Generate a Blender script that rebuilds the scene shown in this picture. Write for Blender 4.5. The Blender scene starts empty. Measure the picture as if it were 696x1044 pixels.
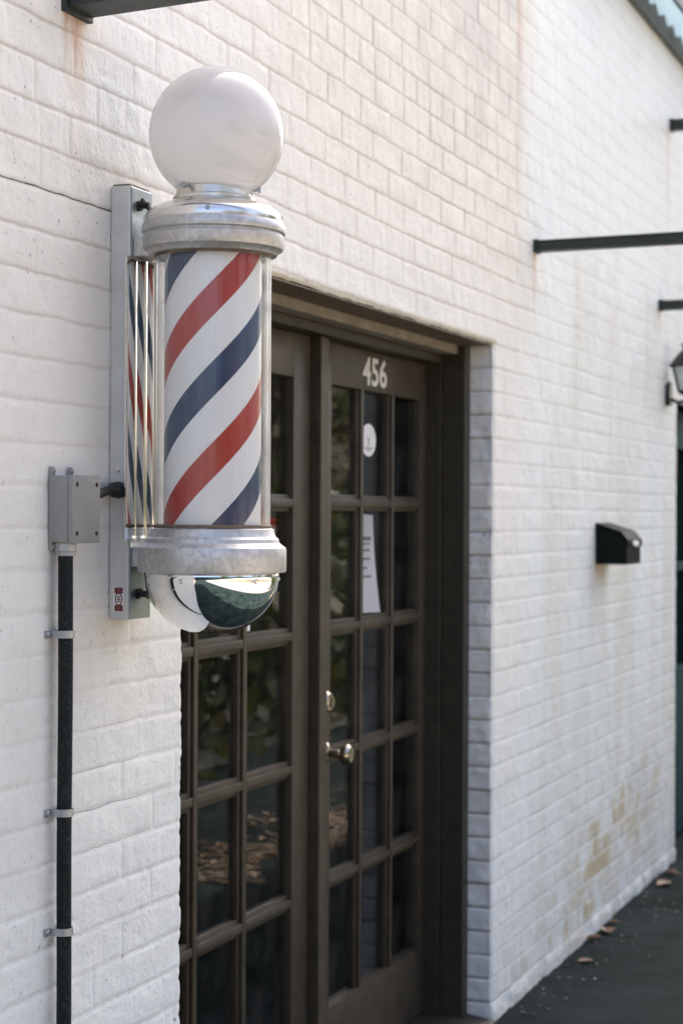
import bpy, bmesh, math, random
import numpy as np
from mathutils import Vector, Matrix

random.seed(7)
SC = bpy.context.scene
COL = SC.collection
H = 1.585                    # camera height above the pavement
PI = math.pi

# ------------------------------------------------------------------ helpers
def link(o):
    COL.objects.link(o); return o

def tag(o, label=None, cat=None, group=None, kind=None):
    if label: o['label'] = label
    if cat: o['category'] = cat
    if group: o['group'] = group
    if kind: o['kind'] = kind
    return o

def thing(name, label, cat, loc, group=None):
    o = link(bpy.data.objects.new(name, None))
    o.location = loc
    o.empty_display_size = 0.05
    return tag(o, label, cat, group)

def world_loc(o):
    v = Vector(o.location)
    while o.parent:
        o = o.parent; v = v + Vector(o.location)
    return v

def obj(name, bm, mat, parent=None, smooth=False, at=None):
    """bm is in world coordinates; the object sits at `at` (or its parent's place)"""
    me = bpy.data.meshes.new(name)
    origin = Vector(at) if at is not None else (world_loc(parent) if parent else Vector((0, 0, 0)))
    bm.transform(Matrix.Translation(-origin))
    bmesh.ops.recalc_face_normals(bm, faces=bm.faces)
    bm.to_mesh(me); bm.free()
    if smooth:
        for p in me.polygons: p.use_smooth = True
        if smooth != 'all':
            me.set_sharp_from_angle(angle=math.radians(smooth if not isinstance(smooth, bool) else 35))
    for m in (mat if isinstance(mat, (list, tuple)) else [mat]): me.materials.append(m)
    o = link(bpy.data.objects.new(name, me))
    if parent:
        o.parent = parent
        o.location = origin - world_loc(parent)
    else:
        o.location = origin
    return o

def NB(): return bmesh.new()

def add(bm, other, M=None):
    me = bpy.data.meshes.new('tmp'); other.to_mesh(me); other.free()
    if M is not None: me.transform(M)
    bm.from_mesh(me); bpy.data.meshes.remove(me)

def box(bm, lo, hi, bev=0.0, M=None, seg=2):
    b = bmesh.new()
    bmesh.ops.create_cube(b, size=1.0)
    c = [(lo[i] + hi[i]) / 2 for i in range(3)]; s = [abs(hi[i] - lo[i]) for i in range(3)]
    for v in b.verts: v.co = Vector((v.co.x * s[0] + c[0], v.co.y * s[1] + c[1], v.co.z * s[2] + c[2]))
    if bev > 0:
        bmesh.ops.bevel(b, geom=b.edges[:], offset=min(bev, min(s) * .45), segments=seg, affect='EDGES', profile=.6)
    add(bm, b, M)

def prism(bm, prof, axis, a, b_, bev=0.0):
    """profile polygon extruded along axis 'x','y','z' from a to b_"""
    b = bmesh.new()
    def P(p, t):
        return {'x': (t, p[0], p[1]), 'y': (p[0], t, p[1]), 'z': (p[0], p[1], t)}[axis]
    v0 = [b.verts.new(P(p, a)) for p in prof]; v1 = [b.verts.new(P(p, b_)) for p in prof]
    n = len(prof)
    b.faces.new(v0); b.faces.new(v1[::-1])
    for i in range(n): b.faces.new((v0[i], v0[(i + 1) % n], v1[(i + 1) % n], v1[i]))
    bmesh.ops.recalc_face_normals(b, faces=b.faces)
    if bev > 0: bmesh.ops.bevel(b, geom=b.edges[:], offset=bev, segments=2, affect='EDGES')
    add(bm, b)

def lathe(bm, prof, c, seg=72, a0=0.0, a1=2 * PI):
    """prof: (r,z) list, around vertical axis at c=(x,y)"""
    full = abs(a1 - a0 - 2 * PI) < 1e-6
    n = seg if full else seg + 1
    rings = []
    for r, z in prof:
        if r < 1e-6:
            rings.append([bm.verts.new((c[0], c[1], z))])
        else:
            rings.append([bm.verts.new((c[0] + r * math.cos(a0 + (a1 - a0) * i / seg), c[1] + r * math.sin(a0 + (a1 - a0) * i / seg), z)) for i in range(n)])
    for A, B in zip(rings[:-1], rings[1:]):
        m = n if full else n - 1
        for i in range(m):
            j = (i + 1) % n
            if len(A) == 1 and len(B) > 1: bm.faces.new((A[0], B[j], B[i]))
            elif len(B) == 1 and len(A) > 1: bm.faces.new((A[i], A[j], B[0]))
            elif len(A) > 1: bm.faces.new((A[i], A[j], B[j], B[i]))

def tube(bm, pts, rad, seg=12, cap=True):
    pts = [Vector(p) for p in pts]
    rads = rad if isinstance(rad, (list, tuple)) else [rad] * len(pts)
    up = Vector((0, 0, 1))
    rings = []
    T0 = (pts[1] - pts[0]).normalized()
    ref = up if abs(T0.dot(up)) < .95 else Vector((1, 0, 0))
    N = (ref - T0 * ref.dot(T0)).normalized()
    for i, p in enumerate(pts):
        T = (pts[min(i + 1, len(pts) - 1)] - pts[max(i - 1, 0)]).normalized()
        N = (N - T * N.dot(T)).normalized(); B = T.cross(N)
        rings.append([bm.verts.new(p + (N * math.cos(2 * PI * k / seg) + B * math.sin(2 * PI * k / seg)) * rads[i]) for k in range(seg)])
    for A, B in zip(rings[:-1], rings[1:]):
        for k in range(seg): bm.faces.new((A[k], A[(k + 1) % seg], B[(k + 1) % seg], B[k]))
    if cap:
        bm.faces.new(rings[0][::-1]); bm.faces.new(rings[-1])

def screw(bm, p, n, r=.004, h=.003):
    """pan head screw at p facing n"""
    b = bmesh.new()
    lathe(b, [(r, 0), (r, h * .5), (r * .75, h * .9), (0, h)], (0, 0), 14)
    add(bm, b, Matrix.Translation(Vector(p)) @ Vector(n).to_track_quat('Z', 'Y').to_matrix().to_4x4())

def text_bm(s, height, bold=0.0, ws=1.0, depth=.001):
    """lettering in the x-z plane facing -y, lower left at origin"""
    cu = bpy.data.curves.new('t', 'FONT'); cu.body = s; cu.size = 1.0; cu.offset = bold; cu.extrude = .5
    cu.resolution_u = 4
    o = bpy.data.objects.new('t', cu); COL.objects.link(o)
    bpy.context.view_layer.update()
    me = bpy.data.meshes.new_from_object(o.evaluated_get(bpy.context.evaluated_depsgraph_get()))
    bpy.data.objects.remove(o); bpy.data.curves.remove(cu)
    b = bmesh.new(); b.from_mesh(me); bpy.data.meshes.remove(me)
    xs = [v.co.x for v in b.verts]; ys = [v.co.y for v in b.verts]
    k = height / (max(ys) - min(ys)); x0 = min(xs); y0 = min(ys)
    for v in b.verts: v.co = Vector(((v.co.x - x0) * k * ws, -(v.co.z) * depth, (v.co.y - y0) * k))
    return b

# ------------------------------------------------------------------ materials
class NT:
    def __init__(s, name):
        s.m = bpy.data.materials.new(name); s.m.use_nodes = True
        s.t = s.m.node_tree; s.n = s.t.nodes; s.n.clear()
        s.out = s.n.new('ShaderNodeOutputMaterial')
    def new(s, typ, **kw):
        n = s.n.new(typ)
        for k, v in kw.items():
            if k.startswith('_'): setattr(n, k[1:], v)
            else: s.set(n, k.replace('_', ' '), v)
        return n
    def set(s, n, key, v):
        sk = n.inputs[int(key)] if key.isdigit() else n.inputs[key]
        if isinstance(v, bpy.types.NodeSocket): s.t.links.new(v, sk)
        else: sk.default_value = v
    def math(s, op, a, b=0.0, c=0.0, clamp=False):
        n = s.n.new('ShaderNodeMath'); n.operation = op; n.use_clamp = clamp
        for i, v in enumerate((a, b, c)):
            if isinstance(v, bpy.types.NodeSocket): s.t.links.new(v, n.inputs[i])
            else: n.inputs[i].default_value = v
        return n.outputs[0]
    def mix(s, f, a, b):
        n = s.n.new('ShaderNodeMix'); n.data_type = 'RGBA'
        for k, v in ((0, f), (6, a), (7, b)):
            if isinstance(v, bpy.types.NodeSocket): s.t.links.new(v, n.inputs[k])
            else: n.inputs[k].default_value = v if k == 0 else (*v, 1)
        return n.outputs[2]
    def ramp(s, f, stops):
        n = s.n.new('ShaderNodeValToRGB'); s.t.links.new(f, n.inputs[0])
        el = n.color_ramp.elements
        while len(el) < len(stops): el.new(.5)
        for e, (p, c) in zip(el, stops):
            e.position = p; e.color = (*c, 1) if isinstance(c, (tuple, list)) else (c, c, c, 1)
        return n.outputs[0]
    def noise(s, scale, detail=3, rough=.55, vec=None, dist=0.0):
        n = s.new('ShaderNodeTexNoise', Scale=scale, Detail=detail, Roughness=rough, Distortion=dist)
        if vec is not None: s.t.links.new(vec, n.inputs['Vector'])
        else: s.t.links.new(s.obco(), n.inputs['Vector'])
        return n.outputs['Fac']
    def obco(s):
        if not hasattr(s, '_tc'): s._tc = s.n.new('ShaderNodeTexCoord')
        return s._tc.outputs['Object']
    def mapping(s, scale=(1, 1, 1), vec=None):
        n = s.n.new('ShaderNodeMapping'); n.inputs['Scale'].default_value = scale
        s.t.links.new(vec if vec is not None else s.obco(), n.inputs['Vector']); return n.outputs[0]
    def attr(s, name):
        n = s.n.new('ShaderNodeAttribute'); n.attribute_name = name; return n.outputs['Fac']
    def bump(s, h, strength=.3, dist=.002, normal=None):
        n = s.new('ShaderNodeBump', Strength=strength, Distance=dist, Height=h)
        if normal is not None: s.t.links.new(normal, n.inputs['Normal'])
        return n.outputs[0]
    def pbr(s, col, rough=.5, metal=0.0, normal=None, **kw):
        n = s.n.new('ShaderNodeBsdfPrincipled')
        s.set(n, 'Base Color', col if isinstance(col, bpy.types.NodeSocket) else (*col, 1))
        s.set(n, 'Roughness', rough); s.set(n, 'Metallic', metal)
        if normal is not None: s.set(n, 'Normal', normal)
        for k, v in kw.items(): s.set(n, k.replace('_', ' '), v)
        s.t.links.new(n.outputs[0], s.out.inputs[0]); return n

def varied(name, col, rough=.5, metal=0.0, var=.15, scale=25, bump=.15, bdist=.001, **kw):
    t = NT(name)
    n = t.noise(scale, 5)
    a = tuple(c * (1 - var) for c in col); b = tuple(min(1, c * (1 + var)) for c in col)
    c = t.ramp(n, [(.3, a), (.7, b)])
    r = t.math('ADD', t.math('MULTIPLY', t.noise(scale * .6, 4), .25), rough - .12)
    nb = t.bump(t.noise(scale * 6, 4), bump, bdist)
    t.pbr(c, r, metal, nb, **kw); return t.m

def thin_glass(name, tint=(.97, .98, .97), ior=1.5, ripple=0.0, boost=1.0, rough=0.0, zst=False, dirt=0.0):
    t = NT(name)
    tr = t.new('ShaderNodeBsdfTransparent'); tr.inputs[0].default_value = (*tint, 1)
    gl = t.new('ShaderNodeBsdfGlossy', Roughness=rough)
    ge = t.n.new('ShaderNodeNewGeometry'); dt = t.n.new('ShaderNodeVectorMath'); dt.operation = 'DOT_PRODUCT'
    t.t.links.new(ge.outputs['Incoming'], dt.inputs[0]); t.t.links.new(ge.outputs['Normal'], dt.inputs[1])
    cs_ = t.math('ABSOLUTE', dt.outputs['Value']); f0 = ((ior - 1) / (ior + 1)) ** 2
    fre = t.math('ADD', f0, t.math('MULTIPLY', t.math('POWER', t.math('SUBTRACT', 1.0, cs_, clamp=True), 5.0), 1 - f0))
    if ripple:
        v = t.mapping((1, 1, .02) if zst else (1, 1, 1))
        nb = t.bump(t.noise(70 if zst else 3, 4, .6, v), ripple, .01)
        t.set(gl, 'Normal', nb)
    f = t.math('MULTIPLY', fre, boost, clamp=True)
    mx = t.new('ShaderNodeMixShader'); t.t.links.new(f, mx.inputs[0])
    t.t.links.new(tr.outputs[0], mx.inputs[1]); t.t.links.new(gl.outputs[0], mx.inputs[2])
    last = mx.outputs[0]
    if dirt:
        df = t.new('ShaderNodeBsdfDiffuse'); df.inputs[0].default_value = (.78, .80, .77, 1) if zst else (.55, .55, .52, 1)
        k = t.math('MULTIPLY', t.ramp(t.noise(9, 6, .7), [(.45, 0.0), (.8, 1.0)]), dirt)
        if zst:     # pale upright streaks painted in for the reflections on the tube
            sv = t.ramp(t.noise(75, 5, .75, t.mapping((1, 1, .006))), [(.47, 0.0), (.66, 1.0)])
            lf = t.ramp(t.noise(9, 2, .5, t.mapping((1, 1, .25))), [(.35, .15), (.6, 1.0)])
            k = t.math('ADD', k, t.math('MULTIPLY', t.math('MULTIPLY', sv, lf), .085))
        if zst:     # brightness of the tube's edge put in as a pale rim
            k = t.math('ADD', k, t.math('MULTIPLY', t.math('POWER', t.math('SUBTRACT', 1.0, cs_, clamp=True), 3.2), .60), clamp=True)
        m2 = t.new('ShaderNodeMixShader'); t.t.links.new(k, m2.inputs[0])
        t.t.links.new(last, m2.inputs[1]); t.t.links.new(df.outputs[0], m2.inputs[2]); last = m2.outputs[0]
    t.t.links.new(last, t.out.inputs[0]); return t.m

# --- painted brick wall
def wall_material():
    t = NT('white_painted_brick')
    jz = t.math('MULTIPLY', t.math('ABSOLUTE', t.math('SUBTRACT', t.math('FRACT', t.math('ADD', t.attr('course'), 100.5)), .5)), .0735)
    jv = t.attr('jv')
    rust, ochre, grey, crack, tan = (t.attr(k) for k in ('rust', 'ochre', 'grey', 'crack', 'tan'))
    base = t.ramp(t.noise(5, 6, .6), [(.3, (.755, .748, .705)), (.7, (.81, .803, .76))])
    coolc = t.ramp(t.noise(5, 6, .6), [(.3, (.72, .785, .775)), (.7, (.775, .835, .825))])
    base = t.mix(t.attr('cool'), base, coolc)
    buff = t.ramp(t.noise(7, 6, .65), [(.3, (.70, .66, .56)), (.7, (.79, .755, .655))])
    base = t.mix(t.attr('buff'), base, buff)
    # chips and specks of old dirt
    sp = t.ramp(t.noise(38, 6, .7), [(.60, 0.0), (.70, 1.0)])
    base = t.mix(t.math('MULTIPLY', sp, .28), base, (.42, .38, .34))
    sp2 = t.ramp(t.noise(120, 3, .6), [(.655, 0.0), (.70, 1.0)])
    base = t.mix(t.math('MULTIPLY', sp2, .4), base, (.24, .22, .2))
    chm = t.math('MULTIPLY', t.ramp(t.noise(62, 5, .65), [(.645, 0.0), (.665, 1.0)]), t.ramp(t.noise(2.6, 3), [(.46, 0.0), (.58, 1.0)]))
    base = t.mix(t.math('MULTIPLY', chm, .7), base, (.16, .13, .105))
    # tan dirt caught in the joints
    jn = t.noise(60, 4, .6)
    w = t.math('ADD', .0035, t.math('MULTIPLY', jn, .004))
    inj = t.math('SUBTRACT', 1.0, t.math('DIVIDE', jz, w), clamp=True)
    wv = t.math('ADD', w, .0035)
    inv = t.math('MULTIPLY', t.math('SUBTRACT', 1.0, t.math('DIVIDE', jv, wv), clamp=True), t.math('ADD', .22, t.math('MULTIPLY', t.attr('buff'), .95)))
    j = t.math('MAXIMUM', inj, inv)
    base = t.mix(t.math('MULTIPLY', j, tan, clamp=True), base, (.40, .315, .235))
    base = t.mix(grey, base, (.36, .36, .35))
    base = t.mix(t.math('MULTIPLY', ochre, t.math('ADD', .25, t.math('MULTIPLY', t.math('DIVIDE', jz, .009, clamp=True), .75))), base, (.52, .455, .30))
    base = t.mix(rust, base, (.50, .25, .10))
    # open hairline cracks along joints
    cw = t.math('ADD', .0002, t.math('MULTIPLY', t.noise(45, 3), .0022))
    ck = t.math('MULTIPLY', t.math('SUBTRACT', 1.0, t.math('DIVIDE', jz, cw), clamp=True), crack, clamp=True)
    ck = t.math('MULTIPLY', ck, 2.0, clamp=True)
    base = t.mix(ck, base, (.045, .04, .035))
    # roller paint texture and fine pitting
    h = t.math('ADD', t.math('MULTIPLY', t.noise(28, 5, .6), 1.0), t.math('MULTIPLY', t.noise(95, 5, .65), .7))
    vert = t.noise(22, 3, .5, t.mapping((1, 1, .12)))
    h = t.math('ADD', h, t.math('MULTIPLY', vert, .5))
    h = t.math('SUBTRACT', h, t.math('MULTIPLY', t.math('MAXIMUM', ck, chm), 1.0))
    nb = t.bump(h, .62, .0034)
    t.pbr(base, .55, 0.0, nb, Specular_IOR_Level=.35)
    return t.m

M = {}
M['wall'] = wall_material()
M['door'] = varied('brown_door_paint', (.052, .041, .026), .45, var=.28, scale=14, bump=.3)
M['frame'] = varied('weathered_brown_frame', (.032, .027, .016), .5, var=.25, scale=22, bump=.25)
M['header'] = varied('flare_lightened_header', (.22, .19, .15), .55, var=.3, scale=26, bump=.35)  # light brown board, its albedo raised to carry the flare's brightness
M['lintel'] = varied('stained_lintel', (.13, .10, .065), .6, var=.4, scale=40, bump=.4)
M['room'] = varied('dim_interior', (.035, .038, .034), .8, var=.3, scale=2)
M['teal'] = varied('teal_door_paint', (.006, .040, .046), .6, var=.15, Specular_IOR_Level=.15)
M['render'] = varied('painted_masonry', (.6, .59, .57), .7, var=.1, scale=3)
M['roofing'] = varied('roof_felt', (.09, .09, .09), .9)
M['glass'] = thin_glass('window_glass', (.90, .92, .90), 1.5, boost=.48, dirt=.03)
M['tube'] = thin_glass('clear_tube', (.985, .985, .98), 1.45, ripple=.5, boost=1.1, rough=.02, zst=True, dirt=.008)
M['steel'] = varied('dark_green_steel', (.015, .025, .020), .5, var=.3, scale=30, bump=.3)
M['ledger'] = varied('slate_green_ledger', (.06, .078, .08), .5, var=.2, scale=12)
def sheet_mat():
    t = NT('translucent_blue_sheet')
    c = t.ramp(t.noise(6, 4), [(.3, (.60, .76, .83)), (.7, (.68, .83, .88))])
    p = t.pbr(c, .4)
    tl = t.new('ShaderNodeBsdfTranslucent'); t.t.links.new(c, tl.inputs[0])
    mx = t.new('ShaderNodeMixShader'); mx.inputs[0].default_value = .65
    t.t.links.new(p.outputs[0], mx.inputs[1]); t.t.links.new(tl.outputs[0], mx.inputs[2]); t.t.links.new(mx.outputs[0], t.out.inputs[0])
    return t.m
M['sheet'] = sheet_mat()
M['bracket'] = varied('grey_bracket_metal', (.60, .60, .585), .40, metal=.35, var=.07, scale=30, bump=.06)
M['plate'] = varied('bracket_front_reflection_tone', (.30, .345, .35), .42, metal=.9, var=.12, scale=20, bump=.08)  # darker blue-grey than the bracket: dark street reflection put into the colour
M['black'] = varied('black_plastic', (.010, .011, .011), .5, var=.2)
M['chrome'] = NT('chrome'); 
_t = M['chrome']; _t.pbr((.86, .86, .85), t_r := _t.math('MULTIPLY', _t.noise(9, 5), .07), 1.0, _t.bump(_t.noise(14, 2), .03, .002)); M['chrome'] = _t.m
_t = NT('polished_reflector'); _t.pbr((.86, .87, .87), .05, 1.0, _t.bump(_t.noise(30, 2, .5, _t.mapping((1, 1, .05))), .04, .002)); M['reflector'] = _t.m
def cast_alu():
    t = NT('cast_aluminium')
    n = t.noise(90, 6, .65)
    stain = t.ramp(t.noise(14, 5, .6, t.mapping((1, 1, .5))), [(.42, 1.0), (.62, 0.0)])
    c = t.ramp(n, [(.3, (.40, .41, .41)), (.65, (.68, .68, .67))])
    c = t.mix(t.math('MULTIPLY', stain, .45), c, (.36, .36, .34))
    r = t.math('ADD', .34, t.math('MULTIPLY', n, .3))
    nb = t.bump(t.noise(240, 4, .6), .35, .0012)
    t.pbr(c, r, .85, nb); return t.m
M['cast'] = cast_alu()
M['polished'] = varied('polished_aluminium', (.74, .73, .71), .22, metal=1.0, var=.1, scale=18, bump=.08)
M['collar'] = varied('brass_stained_collar', (.66, .64, .58), .32, metal=.85, var=.2, scale=25)
def globe_mat():
    t = NT('milk_glass')
    c = t.ramp(t.noise(4, 4), [(.3, (.95, .94, .925)), (.7, (.97, .96, .95))])
    d = t.new('ShaderNodeBsdfDiffuse'); t.t.links.new(c, d.inputs[0])
    tl = t.new('ShaderNodeBsdfTranslucent'); t.t.links.new(c, tl.inputs[0])
    mx = t.new('ShaderNodeMixShader'); mx.inputs[0].default_value = .5
    t.t.links.new(d.outputs[0], mx.inputs[1]); t.t.links.new(tl.outputs[0], mx.inputs[2])
    g = t.new('ShaderNodeBsdfGlossy', Roughness=.04); fr = t.new('ShaderNodeFresnel', IOR=1.45)
    m2 = t.new('ShaderNodeMixShader'); t.t.links.new(fr.outputs[0], m2.inputs[0])
    t.t.links.new(mx.outputs[0], m2.inputs[1]); t.t.links.new(g.outputs[0], m2.inputs[2]); t.t.links.new(m2.outputs[0], t.out.inputs[0])
    return t.m
M['globe'] = globe_mat()
PITCH = .2929
def stripe_mat(zbase):
    t = NT('barber_stripes')
    sep = t.n.new('ShaderNodeSeparateXYZ'); t.t.links.new(t.obco(), sep.inputs[0])
    ang = t.math('DIVIDE', t.math('ARCTAN2', sep.outputs[1], sep.outputs[0]), 2 * PI)
    z = t.math('ADD', sep.outputs[2], zbase)
    u = t.math('FRACT', t.math('ADD', t.math('SUBTRACT', t.math('DIVIDE', z, PITCH), t.math('MULTIPLY', ang, 2.0)), 20.0 - .105 + .25))
    # blue centred at .25, red at .75
    db = t.math('ABSOLUTE', t.math('SUBTRACT', u, .25)); dr = t.math('ABSOLUTE', t.math('SUBTRACT', u, .75))
    b = t.math('LESS_THAN', db, .1115); r = t.math('LESS_THAN', dr, .1115)
    fade = t.noise(6, 4)
    white = t.ramp(fade, [(.3, (.75, .765, .775)), (.7, (.80, .815, .825))])
    c = t.mix(b, white, (.001, .036, .105))
    c = t.mix(r, c, (.38, .030, .022))
    v = t.mapping((1, 1, .02))
    nb = t.bump(t.noise(60, 3, .5, v), .25, .002)
    t.pbr(c, .16, 0.0, nb, Specular_IOR_Level=.35)
    return t.m
M['boxgrey'] = varied('grey_box_plastic', (.27, .27, .255), .5, var=.06, scale=60, bump=.1)
M['fitting'] = varied('grey_fitting', (.40, .40, .39), .5, metal=.3, var=.1)
def conduit_mat():
    t = NT('ribbed_conduit')
    sep = t.n.new('ShaderNodeSeparateXYZ'); t.t.links.new(t.obco(), sep.inputs[0])
    # scuffed printed strip running up the jacket
    n = t.ramp(t.noise(220, 4, .7, t.mapping((1, 1, .5))), [(.52, 0.0), (.60, 1.0)])
    lab = t.ramp(t.noise(30, 2, .5, t.mapping((1, 1, .15))), [(.45, 0.0), (.55, 1.0)])
    c = t.mix(t.math('MULTIPLY', t.math('MULTIPLY', n, lab), .35), (.012, .016, .0145), (.07, .085, .08))
    t.pbr(c, .65, 0.0, Specular_IOR_Level=.2, normal=t.bump(t.math('ADD', t.noise(260, 3), t.math('SINE', t.math('MULTIPLY', sep.outputs[2], 1800.0))), .35, .001)); return t.m
M['conduit'] = conduit_mat()
M['galv'] = varied('galvanised_clamp', (.40, .42, .43), .45, metal=.8, var=.15, scale=50)
M['mailbox'] = varied('black_mailbox_enamel', (.006, .010, .009), .55, var=.2, scale=15, Specular_IOR_Level=.06)
M['white'] = varied('white_vinyl', (.80, .80, .79), .45, var=.03, bump=.02)
M['number'] = varied('white_number_vinyl', (.70, .68, .63), .5, var=.06, bump=.05)
M['paper'] = varied('notice_paper', (.80, .80, .82), .8, var=.03, scale=6, bump=.05)
M['ink'] = varied('grey_ink', (.12, .13, .16), .8, bump=0)
M['red'] = varied('red_sign', (.62, .05, .045), .4, bump=.02)
M['maroon'] = varied('maroon_ink', (.16, .035, .03), .5, bump=.02)
M['lampmetal'] = varied('black_lantern_metal', (.010, .014, .014), .35)
M['frost'] = varied('frosted_lantern_glass', (.62, .66, .65), .15, var=.05)
M['brassy'] = varied('tarnished_knob', (.55, .48, .38), .2, metal=1.0, var=.2)
M['bark'] = varied('bark', (.13, .10, .075), .9, var=.35, scale=9, bump=.8, bdist=.02)

def leaf_mat(name, c0, c1, tr=.35):
    t = NT(name)
    n = t.n.new('ShaderNodeNewGeometry')
    c = t.ramp(n.outputs['Random Per Island'], [(0.0, c0), (1.0, c1)])
    p = t.pbr(c, .55)
    tl = t.new('ShaderNodeBsdfTranslucent'); t.t.links.new(c, tl.inputs[0])
    mx = t.new('ShaderNodeMixShader'); mx.inputs[0].default_value = tr
    t.t.links.new(p.outputs[0], mx.inputs[1]); t.t.links.new(tl.outputs[0], mx.inputs[2]); t.t.links.new(mx.outputs[0], t.out.inputs[0])
    return t.m
M['leaf'] = leaf_mat('tree_leaves', (.035, .07, .018), (.13, .12, .03))
M['grit'] = leaf_mat('grit_and_crumbs', (.02, .018, .014), (.11, .10, .08), 0.0)
M['litter'] = leaf_mat('sunlit_dry_leaves', (.09, .045, .025), (.36, .22, .12), .2)
M['dryleaf'] = leaf_mat('dry_leaves', (.12, .06, .03), (.27, .16, .09), .2)

def asphalt(name, lo, hi, cracks=True):
    t = NT(name)
    c = t.ramp(t.noise(2.2, 7, .7), [(.38, lo), (.66, hi)])
    sp = t.ramp(t.noise(160, 3, .6), [(.6, 0.0), (.72, 1.0)])
    c = t.mix(t.math('MULTIPLY', sp, .35), c, tuple(min(1, x * 2.6) for x in hi))
    if cracks:
        v = t.new('ShaderNodeTexVoronoi', Scale=.9); v.feature = 'DISTANCE_TO_EDGE'
        dn = t.n.new('ShaderNodeVectorMath'); dn.operation = 'ADD'
        nz = t.new('ShaderNodeTexNoise', Scale=3.0, Detail=4); t.t.links.new(t.obco(), nz.inputs['Vector'])
        sc = t.n.new('ShaderNodeVectorMath'); sc.operation = 'SCALE'; sc.inputs['Scale'].default_value = .25
        t.t.links.new(nz.outputs['Color'], sc.inputs[0]); t.t.links.new(t.obco(), dn.inputs[0]); t.t.links.new(sc.outputs[0], dn.inputs[1])
        t.t.links.new(dn.outputs[0], v.inputs['Vector'])
        k = t.math('LESS_THAN', v.outputs['Distance'], .006)
        c = t.mix(t.math('MULTIPLY', k, .75), c, tuple(x * .25 for x in lo))
    nb = t.bump(t.math('ADD', t.noise(190, 3), t.math('MULTIPLY', t.noise(14, 4), .6)), .6, .004)
    t.pbr(c, .85, 0.0, nb, Specular_IOR_Level=.06); return t.m
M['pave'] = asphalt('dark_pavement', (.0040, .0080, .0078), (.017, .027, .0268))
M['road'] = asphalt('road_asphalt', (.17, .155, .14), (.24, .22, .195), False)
M['kerb'] = varied('kerb_concrete', (.07, .07, .065), .8, var=.15, scale=8, bump=.3)
M['earth'] = varied('leafy_earth', (.17, .125, .075), .9, var=.4, scale=3, bump=.5, bdist=.02)
M['farwall'] = varied('brown_far_wall', (.22, .15, .12), .8, var=.2, scale=2)

# ------------------------------------------------------------------ painted brick facade
BC, BL = .0735, .2250        # course height and brick length with joint
SL, SR, ZT = 3.395, 5.605, 2.123          # doorway
S2, S2E, Z2 = 8.605, 10.45, 2.115         # next shopfront
WTOP, WS0, WS1 = 4.35, .9, 13.0
RNG = np.random.RandomState(11)
TAB = RNG.rand(256, 256)

def sstep(a, b, x):
    t = np.clip((x - a) / (b - a), 0, 1); return t * t * (3 - 2 * t)

def vn(x, y, seed=0):
    x = x + seed * 17.31; y = y + seed * 5.77
    xi = np.floor(x).astype(int); yi = np.floor(y).astype(int)
    fx = x - xi; fy = y - yi
    fx = fx * fx * (3 - 2 * fx); fy = fy * fy * (3 - 2 * fy)
    g = lambda a, b: TAB[a % 256, b % 256]
    return (g(xi, yi) * (1 - fx) + g(xi + 1, yi) * fx) * (1 - fy) + (g(xi, yi + 1) * (1 - fx) + g(xi + 1, yi + 1) * fx) * fy

def fbm(x, y, seed=0, oct=4):
    v = 0; a = .5; 
    for o in range(oct):
        v = v + a * vn(x * 2 ** o, y * 2 ** o, seed + o); a *= .5
    return v

def brick_field(s, z):
    """outward relief and the joint distances of the bonded brickwork at wall position s, height z"""
    drift = .025 * (1 - sstep(3.0, 5.3, s)) + .005 * (fbm(s * .8, z * .4, 3) - .47)
    zz = z - (.0235 + H) - drift
    wig = (vn(s * 14, z * 13.6 + 3, 5) - .5) * .0026 + (vn(s * 45, z * 20, 6) - .5) * .0022
    q = (zz + wig) / BC
    k = np.floor(q).astype(int)
    fr = q - k
    jz = np.where(fr < .5, fr, fr - 1) * BC
    header = (k % 6 == 3)
    L = np.where(header, BL / 2, BL)
    off = np.where(k % 2 == 0, 0.0, BL / 2) + (TAB[(k * 7) % 256, 19] - .5) * .035
    wigv = (vn(s * 12, z * 40, 8) - .5) * .005
    qs = (s + off + wigv) / L
    j = np.floor(qs).astype(int); fs = qs - j
    jv = np.where(fs < .5, fs, fs - 1) * L
    jj = np.where(fs < .5, j, j + 1)
    # paint bridges some joints
    ah = .0020 * (1 - .45 * sstep(1.9, 2.5, z) * sstep(3.3, 4.2, s)) * (.45 + .9 * fbm(s * 2.2, z * 3, 21, 3))
    av = .0024 * np.clip(TAB[(k * 3 + 11) % 256, (jj * 5) % 256] * 1.5 - .45, .08, 1)
    av = np.maximum(av, .0011 * sstep(2.0, 2.6, z) * sstep(3.4, 4.2, s))
    av = av * np.where(s < 5.9, 1 + .9 * sstep(2.0, 2.6, z) * sstep(3.4, 4.2, s), .6)
    gh = np.exp(-(jz / .0034) ** 2) * ah
    gv = np.exp(-(jv / .0040) ** 2) * av
    bo = (TAB[(k * 13 + 5) % 256, (j * 11 + 3) % 256] - .5)
    tl = (TAB[(k * 5 + 77) % 256, (j * 3 + 31) % 256] - .5)
    tz = (TAB[(k * 9 + 40) % 256, (j * 7 + 90) % 256] - .5)
    soft = np.clip(1 - np.maximum(np.exp(-(jz / .012) ** 2), np.exp(-(jv / .012) ** 2)), 0, 1)
    face = soft * (bo * .0016 + tl * (fs - .5) * .0016 + tz * (fr - .5) * .0014)
    rough = (fbm(s * 22, z * 22, 31, 4) - .47) * .0030 + (fbm(s * 34, z * 5, 34, 3) - .44) * .0016 + (fbm(s * 6, z * 5, 41, 3) - .44) * .0014
    pit = -np.clip(vn(s * 50, z * 50, 51) - .90, 0, 1) * .018
    h = face + rough + pit - np.maximum(gh, gv)
    return h, jz, np.minimum(np.where(np.abs(av) < .0012, np.abs(jv) + .004, np.abs(jv)), .03), k, j, q

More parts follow.
